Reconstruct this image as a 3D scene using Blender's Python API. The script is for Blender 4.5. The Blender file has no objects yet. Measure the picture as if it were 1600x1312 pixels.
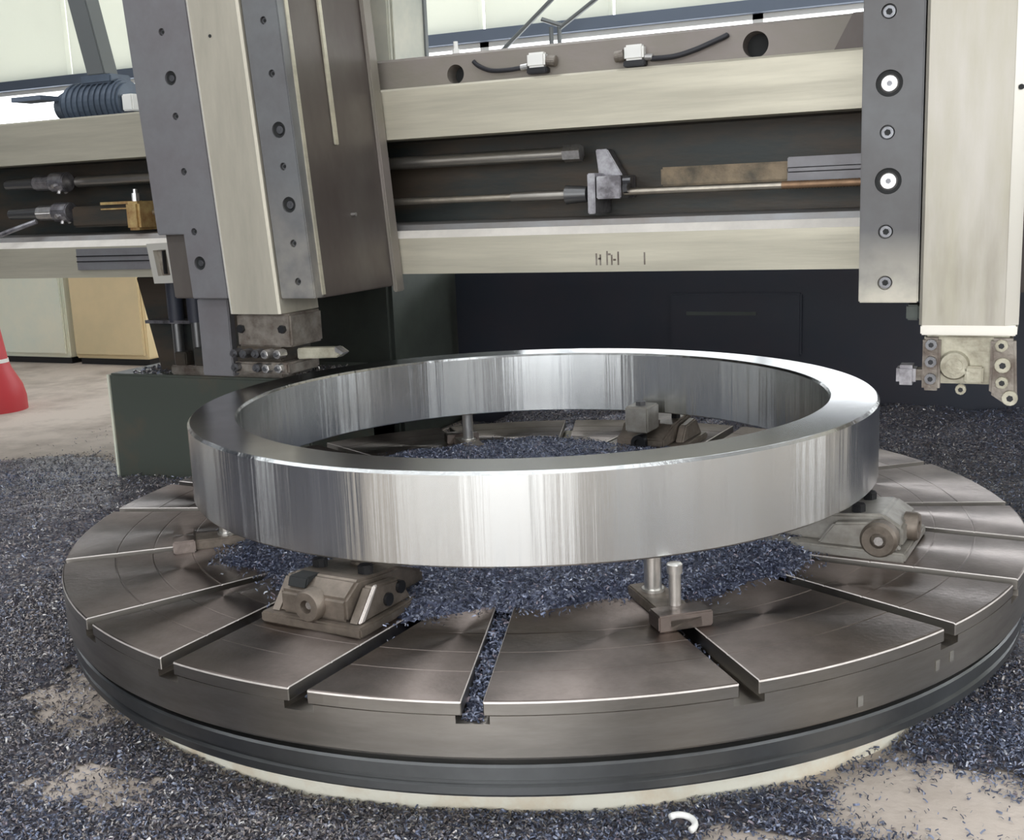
import bpy, bmesh, math, random
import numpy as np
from mathutils import Matrix, Vector, Euler
pi = math.pi
R_ = math.radians
scene = bpy.context.scene
COL = scene.collection
random.seed(7)
rng = np.random.default_rng(11)

# ------------------------------------------------------------------ camera
cam_d = bpy.data.cameras.new('camera'); cam = bpy.data.objects.new('camera', cam_d); COL.objects.link(cam)
_r = Vector((0.90982756, 0.41301874, -0.04036497)); _u = Vector((-0.04289218, 0.19033925, 0.98078093)); _f = Vector((-0.41276394, 0.89061018, -0.19089117))
cam.matrix_world = Matrix(((_r.x, _u.x, -_f.x, 1.22937794), (_r.y, _u.y, -_f.y, -2.81565912), (_r.z, _u.z, -_f.z, 1.15726548), (0, 0, 0, 1)))
cam_d.sensor_fit = 'HORIZONTAL'; cam_d.sensor_width = 36.0; cam_d.lens = 1776.0888 / 1600 * 36
cam_d.clip_start = 0.05; cam_d.clip_end = 200
scene.camera = cam

# ------------------------------------------------------------------ sky, daylight, exposure
world = bpy.data.worlds.new('overcast_sky'); scene.world = world; world.use_nodes = True
bg = world.node_tree.nodes['Background']; bg.inputs[0].default_value = (0.93, 0.965, 1.0, 1); bg.inputs[1].default_value = 4.2
vs = scene.view_settings
vs.view_transform = 'Standard'; vs.look = 'None'; vs.gamma = 1; vs.use_curve_mapping = False; vs.exposure = 0.25

def portal(name, loc, rot, sx, sy):
    l = bpy.data.lights.new(name, 'AREA'); l.shape = 'RECTANGLE'; l.size = sx; l.size_y = sy
    l.cycles.is_portal = True
    o = bpy.data.objects.new(name, l); COL.objects.link(o); o.location = loc; o.rotation_euler = rot
FZ = 0.035          # floor level
WX0, WX1, WY0, WY1, RZ = -8.5, 7.5, -8.0, 5.0, 5.4
SKYL = ((-5.6, -4.4), (-1.9, -1.1), (1.2, 4.8))      # roof light strips, y ranges
DOOR = (0.6, 4.3, 4.5)                               # front doorway x0, x1, top
for a, b in SKYL:
    portal('roof_light_portal', ((WX0 + WX1) / 2, (a + b) / 2, RZ), (0, 0, 0), WX1 - WX0 - 1, b - a)
portal('doorway_portal', (1.6, WY0, DOOR[2] / 2), (R_(90), 0, 0), 9.2, DOOR[2])
portal('side_window_portal', (WX1, -2.1, 2.2), (0, R_(90), 0), 3.6, 12)
portal('back_window_portal', (-.5, WY1 + .05, 1.77), (R_(-90), 0, 0), 16, 1.05)
scene.cycles.max_bounces = 8; scene.cycles.diffuse_bounces = 5; scene.cycles.glossy_bounces = 4
scene.cycles.sample_clamp_indirect = 6

# ------------------------------------------------------------------ materials
MATS = {}
def mat(name, col, metal=0.0, rough=0.5, var=0.0, vscale=6.0, col2=None, bump=0.0, bscale=40.0, aniso=0.0, stretch=(1, 1, 1), spec=0.5, detail=5, lo=.35, hi=.65):
    m = bpy.data.materials.new(name); m.use_nodes = True; MATS[name] = m
    nt = m.node_tree; N = nt.nodes; L = nt.links; p = N['Principled BSDF']
    p.inputs['Metallic'].default_value = metal; p.inputs['Roughness'].default_value = rough
    p.inputs['Specular IOR Level'].default_value = spec
    p.inputs['Base Color'].default_value = (*col, 1)
    tc = N.new('ShaderNodeTexCoord'); mp = N.new('ShaderNodeMapping'); mp.inputs['Scale'].default_value = stretch
    L.new(tc.outputs['Object'], mp.inputs['Vector'])
    if var or col2:
        nz = N.new('ShaderNodeTexNoise'); nz.inputs['Scale'].default_value = vscale; nz.inputs['Detail'].default_value = detail
        nz.inputs['Roughness'].default_value = .65
        L.new(mp.outputs['Vector'], nz.inputs['Vector'])
        r = N.new('ShaderNodeValToRGB'); r.color_ramp.elements[0].position = lo; r.color_ramp.elements[1].position = hi
        c2 = col2 if col2 else tuple(max(0, c * (1 - var)) for c in col)
        r.color_ramp.elements[0].color = (*c2, 1); r.color_ramp.elements[1].color = (*col, 1)
        L.new(nz.outputs['Fac'], r.inputs['Fac']); L.new(r.outputs['Color'], p.inputs['Base Color'])
        ma = N.new('ShaderNodeMapRange'); ma.inputs['To Min'].default_value = min(1, rough * 1.25); ma.inputs['To Max'].default_value = rough * .85
        L.new(nz.outputs['Fac'], ma.inputs['Value']); L.new(ma.outputs['Result'], p.inputs['Roughness'])
    if bump:
        nb = N.new('ShaderNodeTexNoise'); nb.inputs['Scale'].default_value = bscale; nb.inputs['Detail'].default_value = 6
        L.new(mp.outputs['Vector'], nb.inputs['Vector'])
        b = N.new('ShaderNodeBump'); b.inputs['Strength'].default_value = bump; b.inputs['Distance'].default_value = .01
        L.new(nb.outputs['Fac'], b.inputs['Height']); L.new(b.outputs['Normal'], p.inputs['Normal'])
    if aniso:
        p.inputs['Anisotropic'].default_value = aniso; p.inputs['Anisotropic Rotation'].default_value = .25
        t = N.new('ShaderNodeTangent'); t.direction_type = 'RADIAL'; t.axis = 'Z'
        L.new(t.outputs['Tangent'], p.inputs['Tangent'])
    return m

mat('ring_steel', (.76, .77, .76), 1, .21, aniso=.95, var=.10, vscale=9, stretch=(1, 1, .02), bump=.30, bscale=26)
mat('ring_top_steel', (.70, .72, .73), 1, .20, aniso=.75, var=.2, vscale=5)
mat('table_steel', (.29, .242, .217), 1, .36, var=.35, vscale=7, aniso=.9, bump=.06, bscale=90)
mat('table_side', (.36, .33, .295), 1, .36, var=.3, vscale=3, aniso=.85, stretch=(1, 1, 6))
mat('slot_wall', (.74, .68, .63), .6, .42, var=.25, vscale=20)
mat('table_dark', (.20, .205, .205), 1, .36, var=.3, vscale=4, aniso=.8)
mat('base_cream', (.92, .88, .74), 0, .55, col2=(.78, .64, .46), vscale=7, bump=.1, lo=.25, hi=.5)
mat('way_steel', (.60, .56, .45), .55, .45, var=.22, vscale=3.5, stretch=(.35, 1, 6), bump=.04, bscale=60)
mat('way_edge', (.84, .79, .72), .2, .4, var=.15, vscale=9)
mat('ram_steel', (.56, .52, .43), .5, .45, var=.2, vscale=3.5, stretch=(3, 3, .6), bump=.03)
mat('ram_stained', (.47, .44, .39), .4, .45, col2=(.42, .39, .31), vscale=4, stretch=(3.2, 1, .5))
mat('ram_edge', (.72, .69, .62), .5, .35)
mat('plate_steel', (.28, .28, .29), .7, .5, var=.25, vscale=5, col2=(.24, .225, .235))
mat('plate_steel_light', (.36, .365, .37), .75, .45, var=.25, vscale=4, col2=(.30, .27, .245))
mat('carriage_brown', (.145, .128, .115), .4, .42, col2=(.085, .066, .06), vscale=2.2, stretch=(1, 1, .5))
mat('casting', (.27, .235, .215), .25, .5, col2=(.24, .22, .18), vscale=2.5, stretch=(1, 1, 2), bump=.08)
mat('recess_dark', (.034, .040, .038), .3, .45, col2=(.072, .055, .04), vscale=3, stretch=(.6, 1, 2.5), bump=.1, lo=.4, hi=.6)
mat('recess_grease', (.36, .27, .17), .1, .5, col2=(.12, .10, .07), vscale=12, bump=.3, bscale=30)
mat('column_navy', (.030, .038, .056), 0, .5, col2=(.045, .043, .058), vscale=2.5, bump=.05)
mat('pillar_green', (.10, .115, .10), 0, .5, var=.3, vscale=3)
mat('box_green', (.075, .085, .07), 0, .5, col2=(.13, .10, .07), vscale=2.2, lo=.3, hi=.5)
mat('bolt_dark', (.03, .03, .032), .6, .4)
mat('bolt_bright', (.72, .70, .68), .9, .28, var=.3, vscale=60)
mat('bolt_grey', (.22, .22, .23), .9, .35, var=.3, vscale=60)
mat('hole_black', (.012, .013, .013), 0, .7)
mat('rod_steel', (.55, .52, .47), .9, .3, var=.25, vscale=20, stretch=(.2, 1, 1))
mat('rod_dark', (.16, .16, .16), .8, .35)
mat('screw_steel', (.62, .56, .47), .9, .34, var=.3, vscale=14)
mat('brass', (.58, .43, .19), .35, .5, col2=(.36, .20, .08), vscale=22)
mat('copper_grease', (.40, .25, .15), .6, .45, var=.3, vscale=25)
mat('coupling', (.42, .41, .43), .8, .35, col2=(.14, .13, .14), vscale=18)
mat('jaw_steel', (.27, .225, .185), .6, .45, col2=(.12, .10, .08), vscale=9, bump=.15, bscale=50)
mat('jaw_light', (.44, .42, .38), .6, .42, col2=(.25, .23, .2), vscale=9, bump=.1)
mat('pin_steel', (.72, .70, .66), .9, .28, var=.15, vscale=20)
mat('tool_steel', (.32, .29, .25), .6, .45, col2=(.14, .11, .09), vscale=16, bump=.25, bscale=40)
mat('tool_light', (.56, .53, .42), .4, .45, col2=(.30, .27, .20), vscale=14, bump=.2, bscale=40)
mat('cable_black', (.02, .02, .025), 0, .5)
mat('white_plastic', (.85, .84, .80), 0, .4)
mat('motor_blue', (.11, .14, .185), .2, .45, var=.3, vscale=8)
mat('cream_paint', (.62, .60, .50), .1, .45, col2=(.42, .45, .40), vscale=2.5)
mat('cabinet_pale', (.85, .83, .67), 0, .5, col2=(.72, .77, .66), vscale=1.5)
mat('cabinet_tan', (.76, .61, .36), 0, .5, col2=(.66, .55, .33), vscale=2)
mat('cone_red', (.55, .05, .06), 0, .45)
mat('concrete', (.60, .52, .45), 0, .8, col2=(.36, .30, .25), vscale=2.2, bump=.25, bscale=60, lo=.3, hi=.55)
mat('wall_paint', (.45, .45, .42), 0, .8, var=.1, vscale=1)
mat('wall_dark', (.05, .055, .075), 0, .6, var=.3, vscale=.8)
mat('roof_sheet', (.30, .31, .33), 0, .7)
mat('beam_blue', (.14, .17, .22), .2, .5)
mat('post_grey', (.16, .17, .17), .3, .5)
def mat_bed(name, stops, scale):
    m = bpy.data.materials.new(name); m.use_nodes = True; MATS[name] = m
    N = m.node_tree.nodes; L = m.node_tree.links; p = N['Principled BSDF']
    tc = N.new('ShaderNodeTexCoord'); v = N.new('ShaderNodeTexVoronoi'); v.inputs['Scale'].default_value = scale
    L.new(tc.outputs['Object'], v.inputs['Vector'])
    sp = N.new('ShaderNodeSeparateColor'); L.new(v.outputs['Color'], sp.inputs['Color'])
    r = N.new('ShaderNodeValToRGB'); e = r.color_ramp.elements; r.color_ramp.interpolation = 'CONSTANT'
    while len(e) < len(stops): e.new(.5)
    for k, (pos, c) in enumerate(stops): e[k].position = pos; e[k].color = (*c, 1)
    L.new(sp.outputs[0], r.inputs['Fac']); L.new(r.outputs['Color'], p.inputs['Base Color'])
    p.inputs['Metallic'].default_value = .5; p.inputs['Roughness'].default_value = .45
    b = N.new('ShaderNodeBump'); b.inputs['Strength'].default_value = 1; b.inputs['Distance'].default_value = .006
    L.new(sp.outputs[1], b.inputs['Height']); L.new(b.outputs['Normal'], p.inputs['Normal'])
mat_bed('chip_bed', [(0, (.035, .04, .065)), (.4, (.075, .085, .14)), (.75, (.14, .16, .23)), (.93, (.30, .32, .40))], 190)
mat_bed('chip_bed_brown', [(0, (.07, .07, .09)), (.3, (.13, .125, .15)), (.6, (.21, .18, .18)), (.8, (.19, .21, .26)), (.93, (.40, .38, .37))], 170)

def wear(name, col, z0, z1, nscale=9, stretch=(1, 1, 1), amt=.5):
    """wear or stains that set in below a height, broken up by noise"""
    m = MATS[name]; N = m.node_tree.nodes; L = m.node_tree.links; p = N['Principled BSDF']
    src = p.inputs['Base Color'].links[0].from_socket
    tc = N.new('ShaderNodeTexCoord'); sp = N.new('ShaderNodeSeparateXYZ'); L.new(tc.outputs['Object'], sp.inputs[0])
    mr = N.new('ShaderNodeMapRange'); mr.inputs['From Min'].default_value = z1; mr.inputs['From Max'].default_value = z0; L.new(sp.outputs['Z'], mr.inputs['Value'])
    mp = N.new('ShaderNodeMapping'); mp.inputs['Scale'].default_value = stretch; L.new(tc.outputs['Object'], mp.inputs['Vector'])
    nz = N.new('ShaderNodeTexNoise'); nz.inputs['Scale'].default_value = nscale; nz.inputs['Detail'].default_value = 6; L.new(mp.outputs['Vector'], nz.inputs['Vector'])
    a = N.new('ShaderNodeMath'); a.operation = 'MULTIPLY_ADD'; L.new(nz.outputs['Fac'], a.inputs[0]); a.inputs[1].default_value = 2.6; a.inputs[2].default_value = -1.3
    c = N.new('ShaderNodeMath'); c.operation = 'MULTIPLY'; c.use_clamp = True; L.new(mr.outputs['Result'], c.inputs[0]); 
    d = N.new('ShaderNodeMath'); d.operation = 'ADD'; d.use_clamp = True; L.new(a.outputs[0], d.inputs[0]); d.inputs[1].default_value = amt; L.new(d.outputs[0], c.inputs[1])
    mx = N.new('ShaderNodeMix'); mx.data_type = 'RGBA'; L.new(c.outputs[0], mx.inputs[0]); L.new(src, mx.inputs[6]); mx.inputs[7].default_value = (*col, 1); L.new(mx.outputs[2], p.inputs['Base Color'])
wear('ram_stained', (.25, .225, .175), .80, 1.30, 11, (2.2, 1, .40), .22)
mat('keeper_left', (.23, .235, .24), .7, .5, var=.25, vscale=5, col2=(.185, .18, .185)); wear('keeper_left', (.45, .42, .37), .88, 1.25, 12)
mat('keeper_right', (.155, .158, .162), .6, .5, var=.2, vscale=4, col2=(.13, .126, .126)); wear('keeper_right', (.60, .56, .47), .86, 1.05, 9, amt=.95)
def mat_chips(name, stops, metal=.45, rough=.38):
    m = bpy.data.materials.new(name); m.use_nodes = True; MATS[name] = m
    N = m.node_tree.nodes; L = m.node_tree.links; p = N['Principled BSDF']
    g = N.new('ShaderNodeNewGeometry'); r = N.new('ShaderNodeValToRGB'); r.color_ramp.interpolation = 'CONSTANT'
    e = r.color_ramp.elements
    while len(e) < len(stops): e.new(.5)
    for k, (pos, c) in enumerate(stops): e[k].position = pos; e[k].color = (*c, 1)
    L.new(g.outputs['Random Per Island'], r.inputs['Fac']); L.new(r.outputs['Color'], p.inputs['Base Color'])
    p.inputs['Metallic'].default_value = metal; p.inputs['Roughness'].default_value = rough
mat_chips('chips_blue', [(0, (.08, .09, .13)), (.3, (.15, .175, .255)), (.6, (.22, .245, .33)), (.78, (.30, .32, .41)), (.9, (.26, .22, .25)), (.96, (.55, .57, .63))])
mat_chips('chips_grey', [(0, (.11, .105, .12)), (.3, (.21, .20, .225)), (.5, (.29, .25, .235)), (.68, (.24, .26, .33)), (.82, (.40, .37, .35)), (.93, (.58, .56, .54))])

def mat_translucent(name, col, f):
    m = bpy.data.materials.new(name); m.use_nodes = True; MATS[name] = m
    N = m.node_tree.nodes; L = m.node_tree.links
    for n in list(N):
        if n.type == 'BSDF_PRINCIPLED': N.remove(n)
    d = N.new('ShaderNodeBsdfDiffuse'); t = N.new('ShaderNodeBsdfTranslucent'); mx = N.new('ShaderNodeMixShader')
    nz = N.new('ShaderNodeTexNoise'); nz.inputs['Scale'].default_value = .8; tc = N.new('ShaderNodeTexCoord'); r = N.new('ShaderNodeValToRGB')
    r.color_ramp.elements[0].color = (*[c * .88 for c in col], 1); r.color_ramp.elements[1].color = (*col, 1)
    L.new(tc.outputs['Object'], nz.inputs['Vector']); L.new(nz.outputs['Fac'], r.inputs['Fac'])
    for s in (d, t): L.new(r.outputs['Color'], s.inputs['Color'])
    mx.inputs[0].default_value = f; L.new(d.outputs[0], mx.inputs[1]); L.new(t.outputs[0], mx.inputs[2])
    L.new(mx.outputs[0], N['Material Output'].inputs['Surface'])
mat_translucent('translucent_sheet', (.74, .745, .68), .5)
def mat_glass(name):
    m = bpy.data.materials.new(name); m.use_nodes = True; MATS[name] = m
    N = m.node_tree.nodes; L = m.node_tree.links
    for n in list(N):
        if n.type == 'BSDF_PRINCIPLED': N.remove(n)
    g = N.new('ShaderNodeBsdfGlossy'); g.inputs['Roughness'].default_value = .03; t = N.new('ShaderNodeBsdfTransparent'); mx = N.new('ShaderNodeMixShader')
    mx.inputs[0].default_value = .92; L.new(g.outputs[0], mx.inputs[1]); L.new(t.outputs[0], mx.inputs[2]); L.new(mx.outputs[0], N['Material Output'].inputs['Surface'])
mat_glass('window_glass')

# ------------------------------------------------------------------ mesh helpers
def link_mesh(name, me, material, parent=None, smooth=False):
    o = bpy.data.objects.new(name, me); COL.objects.link(o)
    if material: me.materials.append(MATS[material])
    if smooth:
        me.polygons.foreach_set('use_smooth', [True] * len(me.polygons))
    if parent: o.parent = parent; o.matrix_parent_inverse = parent.matrix_world.inverted() if parent.type != 'EMPTY' else Matrix.Translation(-parent.location)
    return o
def obj(name, bm, material, parent=None, smooth=False, bevel=0.0, seg=2, autosmooth=None):
    bmesh.ops.recalc_face_normals(bm, faces=bm.faces)
    if bevel:
        es = [e for e in bm.edges if len(e.link_faces) == 2 and e.calc_face_angle(0) > .6]
        bmesh.ops.bevel(bm, geom=es, offset=bevel, segments=seg, affect='EDGES', clamp_overlap=True)
    me = bpy.data.meshes.new(name); bm.to_mesh(me); bm.free()
    o = link_mesh(name, me, material, parent, smooth)
    if autosmooth is not None:
        me.polygons.foreach_set('use_smooth', [True] * len(me.polygons))
        me.set_sharp_from_angle(angle=autosmooth)
    return o
def B(): return bmesh.new()
def box(bm, x0, x1, y0, y1, z0, z1, M=None):
    vs_ = [bm.verts.new((x, y, z)) for x in (x0, x1) for y in (y0, y1) for z in (z0, z1)]
    for f in ((0, 1, 3, 2), (4, 6, 7, 5), (0, 4, 5, 1), (2, 3, 7, 6), (0, 2, 6, 4), (1, 5, 7, 3)): bm.faces.new([vs_[i] for i in f])
    if M is not None: bmesh.ops.transform(bm, matrix=M, verts=vs_)
    return vs_
def prism(bm, poly, axis, a, b, M=None):
    """poly of 2D points extruded along axis between a and b. axis x: (y,z); y: (x,z); z: (x,y)"""
    def P(p, t): return {'x': (t, p[0], p[1]), 'y': (p[0], t, p[1]), 'z': (p[0], p[1], t)}[axis]
    A = [bm.verts.new(P(p, a)) for p in poly]; C = [bm.verts.new(P(p, b)) for p in poly]; n = len(poly)
    bm.faces.new(A); bm.faces.new(C[::-1])
    for i in range(n): bm.faces.new((A[i], C[i], C[(i + 1) % n], A[(i + 1) % n]))
    if M is not None: bmesh.ops.transform(bm, matrix=M, verts=A + C)
    return A + C
def cyl(bm, p0, p1, r0, r1=None, seg=20, caps=True):
    p0 = Vector(p0); p1 = Vector(p1); r1 = r0 if r1 is None else r1
    d = (p1 - p0).normalized(); a = d.orthogonal().normalized(); b = d.cross(a)
    A = []; C = []
    for i in range(seg):
        t = 2 * pi * i / seg; v = a * math.cos(t) + b * math.sin(t)
        A.append(bm.verts.new(p0 + v * r0)); C.append(bm.verts.new(p1 + v * r1))
    for i in range(seg): bm.faces.new((A[i], A[(i + 1) % seg], C[(i + 1) % seg], C[i]))
    if caps: bm.faces.new(A[::-1]); bm.faces.new(C)
    return A + C
def revolve(bm, prof, seg=48, M=None, close=False):
    """prof: list of (r, z) about Z"""
    rings = []; allv = []
    for r, z in prof:
        if r < 1e-6: ring = [bm.verts.new((0, 0, z))]
        else: ring = [bm.verts.new((r * math.cos(2 * pi * i / seg), r * math.sin(2 * pi * i / seg), z)) for i in range(seg)]
        rings.append(ring); allv += ring
    pairs = list(zip(rings, rings[1:]))
    if close: pairs.append((rings[-1], rings[0]))
    for A, C in pairs:
        for i in range(seg):
            j = (i + 1) % seg
            if len(A) == 1 and len(C) == 1: continue
            if len(A) == 1: bm.faces.new((A[0], C[i], C[j]))
            elif len(C) == 1: bm.faces.new((A[i], A[j], C[0]))
            else: bm.faces.new((A[i], A[j], C[j], C[i]))
    if M is not None: bmesh.ops.transform(bm, matrix=M, verts=allv)
    return allv
def tube(bm, pts, r, seg=8):
    pts = [Vector(p) for p in pts]; rings = []
    up = Vector((0, 0, 1))
    for i, p in enumerate(pts):
        d = (pts[min(i + 1, len(pts) - 1)] - pts[max(i - 1, 0)]).normalized()
        a = d.cross(up)
        a = a.normalized() if a.length > 1e-4 else d.orthogonal().normalized()
        b = a.cross(d)
        rings.append([bm.verts.new(p + (a * math.cos(2 * pi * k / seg) + b * math.sin(2 * pi * k / seg)) * r) for k in range(seg)])
    for A, C in zip(rings, rings[1:]):
        for k in range(seg): bm.faces.new((A[k], A[(k + 1) % seg], C[(k + 1) % seg], C[k]))
    bm.faces.new(rings[0][::-1]); bm.faces.new(rings[-1])
def spline(pts, n=8):
    out = []; P = [Vector(p) for p in pts]; P = [P[0]] + P + [P[-1]]
    for i in range(1, len(P) - 2):
        for k in range(n):
            t = k / n; a, b, c, d = P[i - 1], P[i], P[i + 1], P[i + 2]
            out.append(.5 * ((2 * b) + (-a + c) * t + (2 * a - 5 * b + 4 * c - d) * t * t + (-a + 3 * b - 3 * c + d) * t ** 3))
    return out + [P[-2]]
def cut(o, cutter_bm):
    """subtract a temporary solid from a mesh object"""
    bmesh.ops.recalc_face_normals(cutter_bm, faces=cutter_bm.faces)
    me = bpy.data.meshes.new('cut'); cutter_bm.to_mesh(me); cutter_bm.free()
    c = bpy.data.objects.new('cut', me); COL.objects.link(c)
    md = o.modifiers.new('cut', 'BOOLEAN'); md.operation = 'DIFFERENCE'; md.object = c; md.solver = 'EXACT'
    bpy.context.view_layer.update()
    dg = bpy.context.evaluated_depsgraph_get()
    new = bpy.data.meshes.new_from_object(o.evaluated_get(dg))
    o.modifiers.clear(); old = o.data; o.data = new
    bpy.data.objects.remove(c); bpy.data.meshes.remove(me); bpy.data.meshes.remove(old)
def thing(name, label, cat, loc=(0, 0, 0), group=None):
    o = bpy.data.objects.new(name, None); COL.objects.link(o); o.location = loc; o.empty_display_size = .05
    return tag(o, label, cat, group)
def tag(o, label=None, cat=None, group=None, kind=None):
    if label: o['label'] = label
    if cat: o['category'] = cat
    if group: o['group'] = group
    if kind: o['kind'] = kind
    return o
def struct(o, label=None):
    o['kind'] = 'structure'
    if label: o['label'] = label
    return o
def lathe_y(prof, x, y, z, seg=24):      # revolve then point the axis towards -Y
    return Matrix.Translation((x, y, z)) @ Matrix.Rotation(R_(90), 4, 'X')

# ------------------------------------------------------------------ the shop
b = B(); box(b, WX0 - .2, WX1 + .2, WY0 - 6, WY1 + .2, FZ - .2, FZ)
struct(obj('floor', b, 'concrete'), 'pale dusty concrete workshop floor strewn with metal chips')
# back wall: masonry below, glazed strip, beam, translucent sheets above
b = B(); box(b, WX0, WX1, WY1, WY1 + .15, FZ, 1.25); wall_back = struct(obj('wall_back', b, 'wall_paint'))
b = B(); box(b, WX0, WX1, WY1 - .06, WY1 + .10, 2.285, 2.365); struct(obj('trim_1', b, 'beam_blue'), 'blue grey horizontal beam on the back wall')
n = 16; w = (WX1 - WX0) / n
for i in range(n):
    b = B(); x0 = WX0 + i * w; prism(b, [(x0 + .01, WY1 + .03), (x0 + .03, WY1), (x0 + w - .03, WY1), (x0 + w - .01, WY1 + .03), (x0 + w - .01, WY1 + .04), (x0 + .01, WY1 + .04)], 'z', 2.36, RZ + .1)
    obj('panel', b, 'translucent_sheet', wall_back)
for i in range(8):
    x0 = WX0 + i * 2 * w; x1 = x0 + 2 * w
    b = B()
    for xa, xb, za, zb in ((x0, x0 + .035, 1.25, 2.285), (x1 - .035, x1, 1.25, 2.285), (x0, x1, 1.25, 1.29), (x0, x1, 2.25, 2.285)): box(b, xa, xb, WY1 + .02, WY1 + .07, za, zb)
    wf = struct(obj('window_%d' % (i + 1), b, 'white_plastic'))
    b = B(); box(b, x0 + .035, x1 - .035, WY1 + .04, WY1 + .046, 1.29, 2.25); obj('pane', b, 'window_glass', wf)
# left wall with slim windows towards the front
b = B(); yy = WY0
for a, c in ((-4.55, -4.0), (0.6, 1.0)):
    box(b, WX0 - .15, WX0, yy, a, FZ, RZ); box(b, WX0 - .15, WX0, a, c, 3.6, RZ); yy = c
box(b, WX0 - .15, WX0, yy, WY1, FZ, RZ)
struct(obj('wall_left', b, 'wall_dark'))
b = B(); box(b, WX1, WX1 + .15, WY0, 2.8, FZ, 1.9); box(b, WX1, WX1 + .15, WY0, WY1, 3.9, RZ); box(b, WX1, WX1 + .15, 3.7, WY1, FZ, 3.9)
for a in (-7.6, -5.0, -2.4, .2, 2.2): box(b, WX1, WX1 + .15, a, a + .6, 1.9, 3.9)
struct(obj('wall_right', b, 'wall_paint'))
b = B(); box(b, WX0, -2.9, WY0 - .15, WY0, FZ, RZ); box(b, 6.1, WX1, WY0 - .15, WY0, FZ, RZ); box(b, -2.9, 6.1, WY0 - .15, WY0, DOOR[2], RZ)
for a, c in ((-2.9, DOOR[0]), (DOOR[1], 6.1)):
    box(b, a, c, WY0 - .15, WY0, FZ, .7); box(b, a, c, WY0 - .15, WY0, 3.8, DOOR[2])
    k = a
    while k < c - .2: box(b, k, k + .16, WY0 - .15, WY0, .7, 3.8); k += .82
    box(b, c - .25, c, WY0 - .15, WY0, .7, 3.8)
struct(obj('wall_front', b, 'wall_paint'))
b = B(); yy = WY0 - .15
for a, c in list(SKYL) + [(WY1 + .15, None)]:
    box(b, WX0 - .15, WX1 + .15, yy, a, RZ, RZ + .12); yy = c
box(b, WX0 - .15, -2.9, SKYL[2][0], SKYL[2][1], RZ, RZ + .12); box(b, -1.1, WX1 + .15, SKYL[2][0], SKYL[2][1], RZ, RZ + .12)
struct(obj('ceiling', b, 'roof_sheet'))

for y0, y1, lab in ((-5.6, -3.05, 'unseen dark navy block added left of the camera, reflected in the ring'), (-1.95, -.9, 'smaller unseen dark navy block added left of the table for reflections')):  # unseen blocks added so the ring's left side reflects dark
    t = thing('reflection_block', lab, 'dark block', (-4.2, (y0 + y1) / 2, FZ), 'unseen dark blocks added at left')
    b = B(); box(b, -5.2, -3.45, y0, y1, FZ, 2.6); obj('block_body', b, 'column_navy', t, bevel=.02)
    b = B(); box(b, -3.45, -3.42, y0 + .15, y1 - .15, .5, 2.3); obj('block_front', b, 'wall_dark', t, bevel=.01)

# ------------------------------------------------------------------ column behind the table
col_ = thing('machine_column', 'dark green machine column behind the left ram, beside navy guard', 'machine column', (-1.9, 2.4, FZ))
b = B(); box(b, -2.40, -1.466, 1.722, 3.2, FZ, 1.55); obj('column_body', b, 'pillar_green', col_, bevel=.02)
b = B(); box(b, -2.46, -1.44, 1.722, 3.25, FZ, .22); obj('column_foot', b, 'pillar_green', col_, bevel=.02)
gd = thing('splash_guard', 'dark navy guard wall behind the ring, below the cross rail', 'guard wall', (0.8, 2.4, FZ))
b = B(); box(b, -1.43, 3.2, 2.3, 2.5, FZ, .835); obj('guard_sheet', b, 'column_navy', gd, bevel=.01)
b = B(); box(b, -.30, .30, 2.27, 2.3, .42, .70); obj('cover_plate', b, 'column_navy', gd, bevel=.008)
b = B(); box(b, -.22, .10, 2.262, 2.27, .60, .615); obj('grip_strip', b, 'pillar_green', gd)

# ------------------------------------------------------------------ cross rail
rail = thing('cross_rail', 'long horizontal steel cross rail carrying both tool heads', 'cross rail', (0, .9, 1.2))
X0, X1 = -3.3, 2.3
b = B(); prism(b, [(.51, 1.362), (.51, 1.515), (.518, 1.522), (.62, 1.522), (.62, 1.362)], 'x', X0, X1); obj('upper_guideway', b, 'way_steel', rail)
b = B(); prism(b, [(.51, .925), (.51, 1.042), (.62, 1.042), (.62, .925)], 'x', X0, X1); obj('lower_guideway', b, 'way_steel', rail)
b = B(); prism(b, [(.512, 1.042), (.533, 1.066), (.62, 1.066), (.62, 1.042)], 'x', X0, X1); obj('guideway_top_edge', b, 'way_edge', rail)
b = B(); prism(b, [(.55, 1.066), (.56, 1.084), (.70, 1.092), (.70, 1.066)], 'x', X0, X1); obj('ledge', b, 'plate_steel_light', rail)
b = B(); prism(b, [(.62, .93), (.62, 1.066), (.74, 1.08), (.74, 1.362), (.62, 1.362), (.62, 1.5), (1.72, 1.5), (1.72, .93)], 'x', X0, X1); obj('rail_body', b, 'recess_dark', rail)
b = B(); prism(b, [(.56, 1.522), (.56, 1.612), (.57, 1.62), (.80, 1.62), (.80, 1.5), (.62, 1.5), (.62, 1.522)], 'x', -1.2, X1); web = obj('upper_web', b, 'casting', rail)
b = B()
for x, z, r in ((-.484, 1.555, .030), (.478, 1.560, .037)): cyl(b, (x, .5, z), (x, .66, z), r, seg=32)
cut(web, b)
for x, z, r in ((-.484, 1.555, .030), (.478, 1.560, .037)):
    b = B(); cyl(b, (x, .62, z), (x, .655, z), r * .98, seg=32); obj('hole_plug', b, 'hole_black', rail)
b = B(); prism(b, [(.70, 1.523), (.80, 1.523), (.80, 1.617), (.75, 1.617)], 'y', .535, .56); obj('dark_wedge', b, 'carriage_brown', rail)  # dark brown wedge standing on the face of the upper web
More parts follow.
